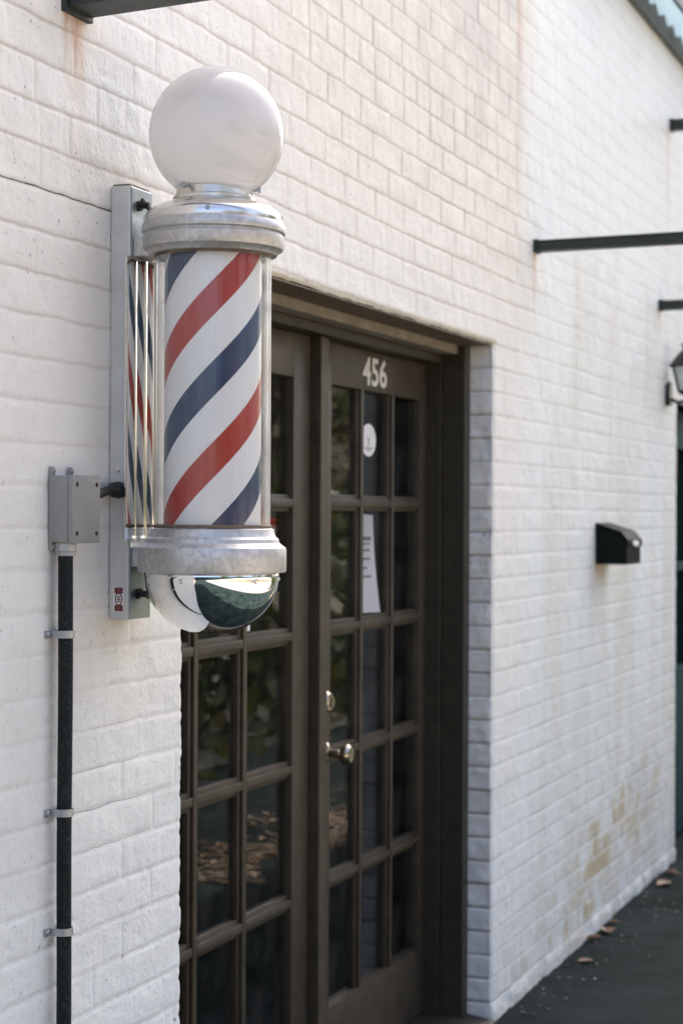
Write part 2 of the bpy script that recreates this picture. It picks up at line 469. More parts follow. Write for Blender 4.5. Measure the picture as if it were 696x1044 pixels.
def stains_and_tones(s, z, k, j):
    n1 = fbm(s * 9, z * 9, 61); n2 = fbm(s * 30, z * 6, 62); n3 = fbm(s * 3, z * 2.2, 63)
    rust = np.zeros_like(s)
    def streak(sc, wd, ztop, zlen, amt):
        g = np.exp(-((s - sc - (n1 - .47) * .02) / wd) ** 2)
        d = (ztop - z) / zlen
        return amt * g * np.where(d > 0, np.clip(1 - d, 0, 1) ** 1.2, np.exp(-(d * zlen / .01) ** 2)) * (.35 + 1.1 * n2)
    for a in ((2.945, .032, 2.468, .20, .85), (2.905, .012, 2.468, .13, .7), (2.96, .02, 2.40, .55, .18),
              (6.08, .024, 2.47, .32, .5), (8.185, .025, 2.50, .30, .35), (8.36, .022, 3.33, 1.25, .45),
              (5.88, .030, 4.5, 2.2, 1.0), (5.845, .018, 4.2, 1.1, .25), (7.03, .05, 1.405, .085, .9), (7.10, .018, 1.405, .12, .95),
              (6.93, .03, 1.40, .75, .16), (6.985, .03, 1.35, .5, .20), (7.6, .08, 2.2, 1.0, .10), (7.3, .05, 2.4, 1.0, .10),
              (3.09, .05, 1.392, .09, .20), (3.18, .03, 1.392, .12, .15)):
        rust = np.maximum(rust, streak(*a))
    br = TAB[(k * 13 + 8) % 256, (j * 7 + 9) % 256]
    zone = np.exp(-((s - 7.15) / 1.1) ** 2) * np.exp(-((z - .27 - .15 * (s - 7.1)) / .21) ** 2)
    brs = .35 + .65 * br
    ochre = zone * brs * np.clip(fbm(s * 13, z * 14, 67) * 2.4 - .52, 0, 1) * (.55 + .8 * n2) * 1.9
    ochre = np.maximum(ochre, .85 * np.exp(-((z - ZT) / .012) ** 2) * (s > SL - .02) * (s < SR + .03))
    ochre = np.maximum(ochre, np.clip(fbm(s * 7, z * .9, 66) * 2.6 - 1.1, 0, 1) * .45 * sstep(5.6, 6.6, s) * sstep(3.1, 2.2, z))
    zone2 = np.exp(-((s - 7.5) / .9) ** 2) * np.exp(-((z - 1.0) / .9) ** 2)
    ochre = np.maximum(ochre, zone2 * np.clip(n3 * 2.4 - 1.0, 0, 1) * (.4 + br) * .22)
    top = sstep(2.3, 3.2, z) * (1 - sstep(5.7, 6.2, s)) * sstep(4.2, 5.3, s)  # mottled grey high on the wall above the doorway
    grey = top * np.clip(n1 * 1.5 - .35, 0, 1) * .55
    grey = np.maximum(grey, np.exp(-((s - 7.9) / .35) ** 2) * np.exp(-((z - .30) / .22) ** 2) * np.clip(n1 * 2 - .5, 0, 1) * .75)
    grey = np.maximum(grey, sstep(.10, .0, z) * np.clip(n1 * 1.6 - .3, 0, 1) * .45)
    grey = np.maximum(grey, np.clip(fbm(s * 5, z * 16, 77) * 3.2 - 2.1, 0, 1) * .20)
    return np.clip(rust, 0, 1), np.clip(ochre, 0, 1), np.clip(grey, 0, 1)

def crack_tan(s, z, jz):
    crack = np.clip(fbm(s * 1.6, z * 2.1, 71) * 3.2 - 1.75, 0, 1) * (.35 + .3 * sstep(3.3, 4.0, s))
    zc = 2.1413 + .0
    crack = np.maximum(crack, ((np.abs(z - (2.148 + .0)) < .03) & (s < 3.10) & (s > 2.60)) * 1.0)
    crack = np.maximum(crack, (z < .10) * (z > .03) * np.clip(vn(s * 5, z * 0, 88) * 2.2 - .6, 0, 1))
    tan = .05 + .56 * sstep(1.5, 2.35, z) * (1 - .72 * sstep(5.8, 6.3, s)) + .10 * vn(s * 3, z * 3, 72)
    return crack, tan

def edge_wobble(z, seed):
    """how far the brick corner of an opening wanders at height z"""
    zz = (z - (.0235 + H)) / BC
    fr = zz - np.floor(zz); jz = np.where(fr < .5, fr, fr - 1) * BC
    k = np.floor(zz).astype(int)
    return -np.exp(-(jz / (.006 if seed != 90 else .0035)) ** 2) * (.0055 if seed != 90 else .0038) + (TAB[(k * 3) % 256, seed] - .5) * .005 + (vn(z * 60, z * 0 + seed, seed) - .5) * .004

def grow(lst):
    out = []
    for a, b, st in lst:
        n = max(1, int(round((b - a) / st))); out += list(np.linspace(a, b, n, endpoint=False))
    return np.array(out + [lst[-1][1]])

def mesh_from_grid(name, P, quads, attrs, mat, parent):
    me = bpy.data.meshes.new(name)
    used = np.unique(quads); remap = -np.ones(len(P), int); remap[used] = np.arange(len(used))
    P = P[used]; quads = remap[quads]
    me.vertices.add(len(P)); me.vertices.foreach_set('co', P.astype(np.float32).ravel())
    nq = len(quads)
    me.loops.add(nq * 4); me.loops.foreach_set('vertex_index', quads.astype(np.int32).ravel())
    me.polygons.add(nq); me.polygons.foreach_set('loop_start', np.arange(0, nq * 4, 4, dtype=np.int32))
    me.polygons.foreach_set('use_smooth', np.ones(nq, bool))
    me.update(calc_edges=True)
    for kx, a in attrs.items():
        at = me.attributes.new(kx, 'FLOAT', 'POINT'); at.data.foreach_set('value', a[used].astype(np.float32))
    me.materials.append(mat)
    o = link(bpy.data.objects.new(name, me)); o.parent = parent
    return o

B = thing('brick_building', 'white painted brick storefront with a brown glazed double door', 'building', (0, 0, 0))

def build_facade():
    S = grow([(WS0, 2.45, .03), (2.45, SL, .0045), (SL, SR, .0078), (SR, S2, .0095), (S2, S2E, .03), (S2E, WS1, .06)])
    Z = grow([(0, ZT, .0048), (ZT, 2.75, .0050), (2.75, WTOP, .0085)])
    # make sure a row falls on the other lintel
    Z[np.argmin(np.abs(Z - Z2))] = Z2
    ss, zz = np.meshgrid(S, Z)
    s, z = ss.ravel(), zz.ravel()
    h, jz, jv, k, j, q_ = brick_field(s, z)
    rust, ochre, grey = stains_and_tones(s, z, k, j)
    crack, tan = crack_tan(s, z, jz)
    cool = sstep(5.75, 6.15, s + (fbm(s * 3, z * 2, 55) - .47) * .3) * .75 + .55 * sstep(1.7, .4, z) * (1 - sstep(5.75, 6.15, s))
    buff = sstep(1.95, 2.7, z) * sstep(3.3, 4.3, s) * (1 - sstep(5.75, 6.15, s + (fbm(s * 3, z * 2, 55) - .47) * .3)) * .8  # warmer tan base over the wall above the doorway
    x = s.copy(); y = -h
    zpos = z.copy()
    for edge, sgn, ztop, seed in ((SL, 1, ZT, 33), (SR, -1, ZT, 90), (S2, 1, Z2, 140), (S2E, -1, Z2, 170)):
        d = (edge - s) * sgn              # distance into the brickwork
        near = (d >= -1e-6) & (d < .05) & (z <= ztop + 1e-6)
        w = np.clip(1 - d / .05, 0, 1)
        x = np.where(near, x + sgn * edge_wobble(z, seed) * w, x)
        y = np.where(near, y + .006 * np.exp(-(d / .006) ** 2), y)
    for a, b, zt in ((SL, SR, ZT), (S2, S2E, Z2)):
        d = z - zt
        near = (d >= -1e-6) & (d < .05) & (s > a - .01) & (s < b + .01)
        w = np.clip(1 - d / .03, 0, 1)
        zpos = np.where(near, zpos + (vn(s * 30, s * 0, 9) - .6) * .005 * w, zpos)
        y = np.where(near, y + .005 * np.exp(-(d / .006) ** 2), y)
    # rough spread footing at the pavement
    foot = sstep(.078, .030, z)
    y = y - foot * (.001 + .010 * np.clip(fbm(s * 18, z * 20, 81) - .25, 0, 1) + .010 * (TAB[(np.floor(s / .1125 + .3)).astype(int) % 256, 44] - .3))
    P = np.stack([x, y, zpos], 1)
    nc, nr = len(S), len(Z)
    I = np.arange(nc * nr).reshape(nr, nc)
    q = np.stack([I[:-1, :-1], I[:-1, 1:], I[1:, 1:], I[1:, :-1]], -1)
    cs = (S[:-1] + S[1:]) / 2; cz = (Z[:-1] + Z[1:]) / 2
    CS, CZ = np.meshgrid(cs, cz)
    hole = ((CS > SL) & (CS < SR) & (CZ < ZT)) | ((CS > S2) & (CS < S2E) & (CZ < Z2))
    q = q[~hole]
    Ps = [P]; Qs = [q]; A = {kk: [v] for kk, v in dict(course=q_, jv=jv, cool=cool, buff=buff, rust=rust, ochre=ochre, grey=grey, crack=crack, tan=tan).items()}
    base = len(P)
    # brick returns of the openings
    for edge, sgn, ztop, seed, depth in ((SL, 1, ZT, 33, .085), (SR, -1, ZT, 90, .085), (S2, 1, Z2, 140, .16), (S2E, -1, Z2, 170, .16)):
        zr = Z[Z <= ztop + 1e-6]; ci = int(np.argmin(np.abs(S - edge)))
        yf = y.reshape(nr, nc)[:len(zr), ci]
        D = np.linspace(0, depth, 22)
        dd, z2 = np.meshgrid(D, zr)
        hh, jz2, jv2, k2, j2, _ = brick_field(dd.ravel() + 20.07 + edge, z2.ravel())
        hh = hh.reshape(dd.shape); jz2 = jz2
        # re-use the corner course lines
        q2 = (z2 - (.0235 + H)) / BC; f2 = q2 - np.floor(q2); j2z = np.where(f2 < .5, f2, f2 - 1) * BC
        hx = (fbm(dd * 26, z2 * 26, 91) - .47) * .008 - np.exp(-(j2z / .0032) ** 2) * .0025 + (TAB[(np.floor(q2).astype(int) * 5) % 256, seed + 3] - .5) * .006
        blend = np.clip(dd / .012, 0, 1)
        X = edge + sgn * (edge_wobble(z2, seed) + hx * blend)
        Y = yf[:, None] + (dd) 
        Ps.append(np.stack([X.ravel(), Y.ravel(), z2.ravel()], 1))
        I = base + np.arange(dd.size).reshape(dd.shape)
        qq = np.stack([I[:-1, :-1], I[:-1, 1:], I[1:, 1:], I[1:, :-1]], -1).reshape(-1, 4)
        if sgn > 0: qq = qq[:, ::1]
        else: qq = qq[:, ::-1]
        Qs.append(qq); base += dd.size
        low = sstep(1.2, .1, z2.ravel())
        A['course'].append(q2.ravel()); A['cool'].append(np.full(dd.size, .1)); A['buff'].append(np.full(dd.size, .0)); A['jv'].append(np.full(dd.size, .05))
        A['rust'].append(np.zeros(dd.size)); A['ochre'].append(np.zeros(dd.size))
        A['grey'].append(np.clip(.4 * fbm(dd.ravel() * 25, z2.ravel() * 18, 95) - .20, 0, 1))
        A['crack'].append(np.clip(.30 + .6 * low + .5 * (vn(z2.ravel() * 9, z2.ravel() * 0, 96) - .5), 0, 1))
        A['tan'].append(np.full(dd.size, .45))
    o = mesh_from_grid('wall', np.concatenate(Ps), np.concatenate(Qs), {kk: np.concatenate(v) for kk, v in A.items()}, M['wall'], B)
    return o
build_facade()

# the rest of the shell: it keeps the rooms dark and casts the building's shade
bm = NB()
box(bm, (WS0 - .25, .02, 0), (WS0, 9.0, WTOP)); box(bm, (WS1, .02, 0), (WS1 + .25, 9.0, WTOP)); box(bm, (WS0, 8.75, 0), (WS1, 9.0, WTOP - .01))
obj('side_wall', bm, M['render'], B)
bm = NB(); box(bm, (WS0 - .28, .0, WTOP), (WS1 + .28, 9.03, WTOP + .14), .01); obj('roof', bm, M['roofing'], B)
for a, b in ((SL - .06, SR + .06), (S2 - .06, S2E + .06)):
    bm = NB()
    box(bm, (a - .08, .30, .012), (a, 4.3, 2.9)); box(bm, (b, .30, .012), (b + .08, 4.3, 2.9)); box(bm, (a - .08, 4.3, .012), (b + .08, 4.4, 2.9))
    box(bm, (a - .08, .30, 2.9), (b + .08, 4.4, 3.0))
    # wall thickness closing the gap between brick return and room
    box(bm, (a - .5, .10, .012), (a, .298, 2.9)); box(bm, (b, .10, .012), (b + .5, .298, 2.9)); box(bm, (a, .115, ZT + .03), (b, .298, 2.9))
    obj('interior', bm, M['room'], B)
for a, b in ((SL, SR), (S2, S2E)):
    bm = NB(); box(bm, (a - .14, .26, -.02), (b + .14, 4.4, .012)); obj('interior_floor', bm, M['room'], B)

# ------------------------------------------------------------------ doorway: lintel, frame, doors
bm = NB(); box(bm, (SL + .004, .006, 2.1165), (SR - .004, .112, 2.1215), .001); obj('lintel', bm, M['lintel'], B)
DP = .20                                     # door plane
def frame():
    bm = NB()
    JR, JL = SR - .060, SL + .060
    box(bm, (JR, .076, .02), (SR - .004, .150, 2.116), .003)
    box(bm, (JR - .010, .1505, .02), (SR - .004, .235, 2.087), .003)
    box(bm, (SL + .004, .076, .02), (JL, .150, 2.116), .003)
    box(bm, (SL + .004, .1505, .02), (JL + .010, .235, 2.087), .003)
    # head stop
    box(bm, (JL + .011, .150, 2.060), (JR - .011, .235, 2.0865), .003)
    return obj('door_frame', bm, M['frame'], B)
frame()
bm = NB(); box(bm, (SL + .0605, .100, 2.0880), (SR - .0605, .2355, 2.1160), .003); obj('door_header', bm, M['header'], B)
bm = NB()
box(bm, (4.577, .172, .035), (4.632, .232, 2.0595), .004)
obj('mullion', bm, M['door'], B)
bm = NB(); prism(bm, [(-.02, .0), (-.02, .012), (.10, .030), (.26, .030), (.26, .0)], 'x', SL + .006, SR - .006); obj('threshold', bm, M['frame'], B)

def make_door(s0, s1, cols, stl, str_, rows_c, zt, zb, label):
    """cols: left edges of panes; pane width pw; rows_c: centres of horizontal bars"""
    mw = .045; bz = mw / 2
    bm = NB()
    pz0 = zb; pz1 = zt
    p0 = cols[0][0]; p1 = cols[-1][1]
    # stiles and rails
    box(bm, (s0, DP, .035), (p0, DP + .042, 2.058), .003)
    box(bm, (p1, DP, .035), (s1, DP + .042, 2.058), .003)
    box(bm, (p0, DP + .0005, pz1), (p1, DP + .0415, 2.0575), .002)
    box(bm, (p0, DP + .0005, .0355), (p1, DP + .0415, pz0), .002)
    # sunken panel line on the bottom rail
    ys = [pz0] + [c for c in sorted(rows_c)] + [pz1]
    for i in range(len(cols) - 1):
        a, b = cols[i][1], cols[i + 1][0]; c = (a + b) / 2
        box(bm, (a, DP + .010, pz0), (b, DP + .034, pz1), .004)
        box(bm, (c - .011, DP + .001, pz0), (c + .011, DP + .0105, pz1), .0035)
    for c in rows_c:
        for a, b in cols:
            box(bm, (a, DP + .0105, c - bz), (b, DP + .0335, c + bz), .004)
            box(bm, (a - .010, DP + .0015, c - .011), (b + .010, DP + .0108, c + .011), .0035)
    # glazing beads round the panes
    rows = []
    cz = sorted(rows_c)
    edges = [pz0] + cz + [pz1]
    for i in range(len(edges) - 1):
        lo = edges[i] + (bz if i > 0 else 0); hi = edges[i + 1] - (bz if i < len(edges) - 2 else 0)
        rows.append((lo, hi))
    d = obj('door', bm, M['door'], B, smooth=30, at=(s0, DP, .035))
    if label: d['label'] = label
    for lo, hi in rows:
        for a, b in cols:
            g = NB(); box(g, (a - .004, DP + .020, lo - .004), (b + .004, DP + .024, hi + .004))
            # a hair of difference in how each pane sits, as in old glazing
            ob = obj('pane', g, M['glass'], d, at=((a + b) / 2, DP + .022, (lo + hi) / 2))
            ob.rotation_euler = (random.uniform(-.004, .004), 0, random.uniform(-.006, .006))
            fr_ = NB()
    return d
rows_c = [.035 + H, -.310 + H, -.655 + H, -1.0 + H]
rdoor = make_door(4.640, 5.537, [(4.725, 4.948), (4.993, 5.211), (5.256, 5.482)], 0, 0, rows_c, .3575 + H, -1.340 + H, None)
ldoor = make_door(3.462, 4.568, [(3.628, 3.858), (3.903, 4.136), (4.181, 4.455)], 0, 0, [c - .004 for c in rows_c], .3575 + H, -1.340 + H, None)

# house number, knob, deadbolt on the right hand leaf
b = text_bm('456', .083, .020, 1.22, .0015)
bm = NB(); add(bm, b, Matrix.Translation((4.962, DP - .0012, 1.957))); obj('house_number', bm, M['number'], rdoor)
def rot_to(n): return Vector(n).to_track_quat('Z', 'Y').to_matrix().to_4x4()
bm = NB(); b = NB(); lathe(b, [(0, 0), (.030, .001), (.032, .004), (.026, .010), (.012, .013), (.011, .040), (.020, .046), (.0275, .058), (.0275, .068), (.020, .076), (0, .078)], (0, 0), 32)
add(bm, b, Matrix.Translation((4.683, DP - .001, .943)) @ rot_to((0, -1, 0))); obj('door_knob', bm, M['brassy'], rdoor, smooth=40)
bm = NB(); b = NB(); lathe(b, [(0, 0), (.029, .001), (.030, .006), (.024, .014), (.015, .016), (.014, .020), (0, .021)], (0, 0), 32)
add(bm, b, Matrix.Translation((4.690, DP - .001, 1.081)) @ rot_to((0, -1, 0))); obj('deadbolt', bm, M['brassy'], rdoor, smooth=40)

# things stuck to the glass
def sticker():
    t = thing('sticker', 'round white sticker with a small pin emblem on the door glass', 'sticker', (5.068, DP + .0195, 1.76))
    bm = NB(); b = NB(); lathe(b, [(0, 0), (.0475, 0), (.0475, .0006), (0, .0006)], (0, 0), 40)
    add(bm, b, Matrix.Translation((5.066, DP + .0192, 1.803)) @ Matrix.Diagonal((1.3, 1, 1, 1)) @ rot_to((0, -1, 0)))
    obj('disc', bm, M['white'], t)
    bm = NB(); y = DP + .0182
    box(bm, (5.0625, y, 1.785), (5.0695, y + .0004, 1.805))
    prism(bm, [(5.050, 1.815), (5.066, 1.800), (5.082, 1.815), (5.074, 1.808), (5.058, 1.808)], 'y', y, y + .0004)
    box(bm, (5.034, y, 1.778), (5.098, y + .0004, 1.7815)); box(bm, (5.05, y, 1.772), (5.082, y + .0004, 1.7745))
    obj('emblem', bm, M['ink'], t)
sticker()
def notice():
    t = thing('paper_notice', 'curling white paper notice with lines of print taped to the door glass', 'notice', (5.07, DP + .018, 1.30))
    bm = NB(); n = 14; vs = []
    for i in range(n + 1):
        v = i / n; z = 1.590 - .284 * v
        row = []
        for jx in range(7):
            u = jx / 6; w = .098 + .034 * v ** 1.4
            row.append(bm.verts.new((5.008 + w * u, DP + .0185 - .012 * (v ** 2) * u ** 2, z - .004 * u)))
        vs.append(row)
    for i in range(n):
        for jx in range(6): bm.faces.new((vs[i][jx], vs[i][jx + 1], vs[i + 1][jx + 1], vs[i + 1][jx]))
    bmesh.ops.solidify(bm, geom=bm.faces[:], thickness=.0006)
    obj('sheet', bm, M['paper'], t, smooth=True)
    bm = NB()
    for z, a, b_, hh in ((1.513, .008, .072, .011), (1.501, .008, .066, .004), (1.482, .004, .062, .006), (1.457, .004, .068, .006), (1.431, .004, .045, .006), (1.406, .004, .078, .006)):
        x = a + .003
        while x < b_:
            w = random.uniform(.006, .016); box(bm, (5.008 + x, DP + .0158, z), (5.008 + min(x + w, b_), DP + .0162, z + hh)); x += w + .004
    obj('print', bm, M['ink'], t)
notice()
def red_sign():
    t = thing('red_sign', 'small red and white sign behind the left door glass beside the pole', 'sign', (4.50, DP + .05, 1.50))
    y = DP + .052
    bm = NB(); box(bm, (4.395, y, 1.515), (4.490, y + .003, 1.578)); obj('panel', bm, M['red'], t)
    bm = NB(); box(bm, (4.395, y + .0002, 1.580), (4.490, y + .0030, 1.612)); obj('header_band', bm, M['ink'], t)
    bm = NB()
    for i in range(4): box(bm, (4.410 + i * .02, y - .0008, 1.530), (4.416 + i * .02, y - .0002, 1.560))
    obj('print', bm, M['white'], t)
red_sign()
t = thing('card', 'tiny white card standing on a glazing bar under the chrome dome', 'card', (4.176, DP + .0165, 1.2976))
bm = NB(); box(bm, (4.184, DP + .0165, 1.2985), (4.218, DP + .018, 1.326), .0004); obj('card_face', bm, M['white'], t)

# ------------------------------------------------------------------ next shopfront (teal)
bm = NB()
y0 = .10
box(bm, (S2 + .002, y0, .02), (S2 + .085, y0 + .08, Z2 - .004), .004)
box(bm, (S2E - .085, y0, .02), (S2E - .002, y0 + .08, Z2 - .004), .004)
box(bm, (S2 + .085, y0 + .001, 1.92), (S2E - .085, y0 + .079, Z2 - .004), .004)
box(bm, (S2 + .085, y0 + .001, .02), (S2E - .085, y0 + .079, .84), .004)
box(bm, (S2 + .085, y0 + .001, 1.32), (S2E - .085, y0 + .079, 1.36), .004)
box(bm, ((S2 + S2E) / 2 - .03, y0 + .002, .84), ((S2 + S2E) / 2 + .03, y0 + .078, 1.32), .004)
box(bm, ((S2 + S2E) / 2 - .03, y0 + .002, 1.36), ((S2 + S2E) / 2 + .03, y0 + .078, 1.92), .004)
sf = obj('shop_window', bm, M['teal'], B, at=(S2, y0, .02)); sf['label'] = 'teal framed shop window at the far right edge'
mid = (S2 + S2E) / 2
for a, b in ((S2 + .08, mid - .027), (mid + .027, S2E - .08)):
    for lo, hi in ((.838, 1.322), (1.358, 1.922)):
        bm = NB(); box(bm, (a, y0 + .035, lo), (b, y0 + .039, hi)); obj('pane', bm, M['glass'], sf)

# ------------------------------------------------------------------ barber pole
AX, AY = 3.120, -.190
PB = 1.364
P = thing('barber_pole', 'barber pole with red, white and blue stripes, white globe and chrome dome', 'barber pole', (AX, AY, PB))
AC = (AX, AY)
bm = NB()
# channel bracket standing against the bricks
box(bm, (3.076, -.041, 1.390), (3.163, -.0005, 2.194), .003)
br = obj('wall_bracket', bm, M['bracket'], P)
bm = NB(); box(bm, (3.080, -.0385, 2.1935), (3.159, -.003, 2.1975), .001); obj('bracket_cap', bm, M['lintel'], br)
bm = NB(); box(bm, (3.0785, -.0432, 1.391), (3.1605, -.0412, 2.190), .0008); obj('toned_front_face', bm, M['plate'], br)  # thin face added to hold the reflected dark tone of the bracket front
bm = NB()
for z in (1.668,):
    screw(bm, (3.0758, -.018, z), (-1, 0, 0), .0055, .004)
obj('bracket_screw', bm, M['polished'], br)
for z in (2.160, 1.437):
    bm = NB(); b = NB(); lathe(b, [(0, 0), (.010, 0), (.010, .006), (.006, .007), (.006, .022), (0, .023)], (0, 0), 16)
    add(bm, b, Matrix.Translation((3.108, -.0412, z)) @ rot_to((0, -1, 0)))
    box(bm, (3.088, -.060, z - .004), (3.128, -.0545, z + .005), .002, Matrix.Translation((3.108, -.057, z)) @ Matrix.Rotation(.35, 4, 'Y') @ Matrix.Translation((-3.108, .057, -z)))
    obj('wing_screw', bm, M['black'], br, smooth=40)
# maker's label
lb = NB(); box(lb, (3.0752, -.031, 1.404), (3.0758, -.010, 1.451)); lab = obj('maker_label', lb, M['white'], br)
bm = NB()
for (y_, z_) in ((-.026, 1.444), (-.017, 1.444), (-.026, 1.411), (-.017, 1.411)):
    box(bm, (3.0745, y_ - .0042, z_ - .0055), (3.0751, y_ + .0042, z_ + .0055))
b = NB(); lathe(b, [(.0055, 0), (.0075, 0), (.0075, .0006), (.0055, .0006), (.0055, 0)], (0, 0), 28)
add(bm, b, Matrix.Translation((3.0751, -.0215, 1.4275)) @ Matrix.Diagonal((1, 1, 1.8, 1)) @ rot_to((-1, 0, 0)))
for z_ in (1.4235, 1.4275, 1.4315): box(bm, (3.0745, -.0245, z_ - .0012), (3.0751, -.0185, z_ + .0012))
obj('emblem', bm, M['maroon'], lab)
# cable gland and its short cable to the junction box
bm = NB()
b = NB(); lathe(b, [(0, 0), (.020, 0), (.021, .006), (.019, .022), (.015, .028), (.0095, .034), (0, .034)], (0, 0), 20)
add(bm, b, Matrix.Translation((3.0758, -.022, 1.630)) @ Matrix.Diagonal((1, .8, .75, 1)) @ rot_to((-1, 0, 0)))
tube(bm, [(3.055, -.022, 1.630), (3.028, -.022, 1.628), (3.000, -.022, 1.622), (2.965, -.023, 1.618), (2.94, -.024, 1.617)], .0085, 12)
obj('cable_gland', bm, M['black'], br, smooth=40)
# mounting arms of the two castings
bm = NB(); box(bm, (3.083, -.115, 2.062), (3.157, -.0412, 2.098), .004); ua = obj('upper_arm', bm, M['cast'], P)
bm = NB(); box(bm, (3.083, -.110, 1.487), (3.157, -.0412, 1.524), .004); la = obj('lower_arm', bm, M['cast'], P)
# castings
bm = NB()
lathe(bm, [(.100, 2.064), (.1095, 2.0605), (.1165, 2.0615), (.121, 2.068), (.1275, 2.0715), (.1300, 2.078), (.1300, 2.0935), (.1278, 2.0965),
           (.1278, 2.0985), (.1318, 2.1015), (.1330, 2.106), (.1315, 2.1145), (.1290, 2.1195), (.1270, 2.1205), (.100, 2.1205)], AC, 96)
uc = obj('upper_cap', bm, M['cast'], P, smooth=28)
bm = NB()
lathe(bm, [(.1265, 2.1205), (.1272, 2.128), (.1235, 2.137), (.116, 2.1445), (.104, 2.151), (.088, 2.1565), (.075, 2.160), (.073, 2.1605), (.06, 2.1605)], AC, 96)
lid = obj('cap_lid', bm, M['polished'], uc, smooth=40)
for a in (200, 285, 340, 110):
    bm = NB(); n = Vector((math.cos(math.radians(a)), math.sin(math.radians(a)), .15)).normalized()
    screw(bm, (AX + .1268 * n.x, AY + .1268 * n.y, 2.131), n, .0048, .0035)
    obj('lid_screw', bm, M['galv'], uc)
bm = NB()
lathe(bm, [(.0755, 2.1605), (.0755, 2.1665), (.0705, 2.169), (.069, 2.186), (.0705, 2.1885), (.066, 2.189), (.064, 2.17)], AC, 72)
cl = obj('globe_collar', bm, M['collar'], P, smooth=30)
for a in (165, 285, 45):
    bm = NB(); n = Vector((math.cos(math.radians(a)), math.sin(math.radians(a)), 0))
    b = NB(); lathe(b, [(0, 0), (.0032, 0), (.0032, .014), (.0065, .0145), (.0065, .019), (0, .0195)], (0, 0), 12)
    add(bm, b, Matrix.Translation((AX + .069 * n.x, AY + .069 * n.y, 2.181)) @ rot_to(n))
    obj('thumb_screw', bm, M['galv'], cl, smooth=40)
GX, GY, GZ, GR = AX + .0025, AY - .004, 2.2845, .1242
bm = NB(); n = 64; prof = []
for i in range(n + 1):
    t_ = PI * (.5 - .18) * -1 + (PI * .82) * i / n if False else -PI / 2 + .60 + (PI - .60) * i / n
    prof.append((GR * math.cos(t_) if i < n else 0, GZ + GR * math.sin(t_)))
prof = [(.066, 2.172), (.068, 2.178)] + prof
lathe(bm, prof, (GX, GY), 128)
gl = obj('globe', bm, M['globe'], P, smooth='all')
# glass tube and drum
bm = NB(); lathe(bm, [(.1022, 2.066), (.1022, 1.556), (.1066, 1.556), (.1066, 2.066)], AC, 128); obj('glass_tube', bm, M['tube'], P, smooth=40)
bm = NB(); lathe(bm, [(0, 1.557), (.0895, 1.557), (.0895, 2.066), (0, 2.066)], AC, 128)
dr = obj('striped_cylinder', bm, stripe_mat(PB), P, smooth=40)
# fluted chrome reflector between bracket and tube
bm = NB(); W0, NF, FW = 3.0570, 3, .0415
prof = []
for i in range(NF):
    for kx in range(15):
        a = -.78 + 1.56 * kx / 14                     # shallow convex flute
        prof.append((W0 + FW * i + FW / 2 + FW / 2 * math.sin(a) / math.sin(.78), -.0440 - FW / 2 / math.sin(.78) * (math.cos(a) - math.cos(.78))))
prof2 = prof + [(W0 + FW * NF, -.0415), (W0, -.0415)]
prism(bm, prof2, 'z', 1.535, 2.0605)
obj('fluted_reflector', bm, M['reflector'], P, smooth=30)
# lower casting
bm = NB()
lathe(bm, [(.095, 1.560), (.1105, 1.560), (.1135, 1.5585), (.1145, 1.552), (.117, 1.545), (.1225, 1.5405), (.1240, 1.5335), (.1300, 1.5285), (.1355, 1.5250), (.1368, 1.521),
           (.1368, 1.4835), (.1355, 1.4800), (.128, 1.4795), (.10, 1.4795)], AC, 96)
lc = obj('lower_cap', bm, M['cast'], P, smooth=28)
bm = NB(); lathe(bm, [(.1066, 1.5605), (.1085, 1.5612), (.1085, 1.5655), (.1066, 1.5668)], AC, 96); obj('tube_gasket', bm, M['lintel'], lc, smooth=40)
bm = NB(); lathe(bm, [(.1066, 2.0555), (.1080, 2.0560), (.1080, 2.0605), (.1066, 2.0610)], AC, 96); obj('tube_gasket', bm, M['lintel'], uc, smooth=40)
bm = NB(); n = 40
lathe(bm, [(.1235, 1.4800), (.1245, 1.474)] + [(.1235 * math.cos(PI / 2 * i / n) if i < n else 0, 1.472 - .1085 * math.sin(PI / 2 * i / n)) for i in range(n + 1)], AC, 128)
dm = obj('dome', bm, M['chrome'], P, smooth=30)
for a in (178, 245, 300):
    bm = NB(); n_ = Vector((math.cos(math.radians(a)), math.sin(math.radians(a)), -.1)).normalized()
    screw(bm, (AX + .1230 * n_.x, AY + .1230 * n_.y, 1.4655), n_, .0045, .003)
    obj('dome_screw', bm, M['polished'], dm)

# ------------------------------------------------------------------ junction box and conduit
J = thing('junction_box', 'grey plastic junction box screwed to the bricks left of the barber pole', 'junction box', (2.898, -.025, 1.535))
bm = NB(); box(bm, (2.850, -.0405, 1.536), (2.945, -.001, 1.652), .003); jb = obj('box_body', bm, M['boxgrey'], J, smooth=40)
bm = NB(); box(bm, (2.848, -.0515, 1.534), (2.947, -.0412, 1.6535), .003); jc = obj('cover', bm, M['boxgrey'], J, smooth=40)
for x, z in ((2.862, 1.637), (2.933, 1.637), (2.862, 1.551), (2.933, 1.551)):
    bm = NB(); screw(bm, (x, -.0516, z), (0, -1, 0), .0042, .002); obj('cover_screw', bm, M['lampmetal'], jc)
for x, z0, z1 in ((2.852, 1.648, 1.668), (2.915, 1.648, 1.668), (2.852, 1.520, 1.540)):
    bm = NB(); box(bm, (x, -.008, z0), (x + .012, -.001, z1), .003); screw(bm, (x + .006, -.008, z1 - .008 if z1 > 1.6 else z0 + .008), (0, -1, 0), .004, .003)
    obj('mounting_lug', bm, M['boxgrey'], J)
CX, CY = 2.8715, -.0245
C_ = thing('conduit', 'black flexible conduit running down the white wall from the junction box', 'conduit', (CX, CY, 0))
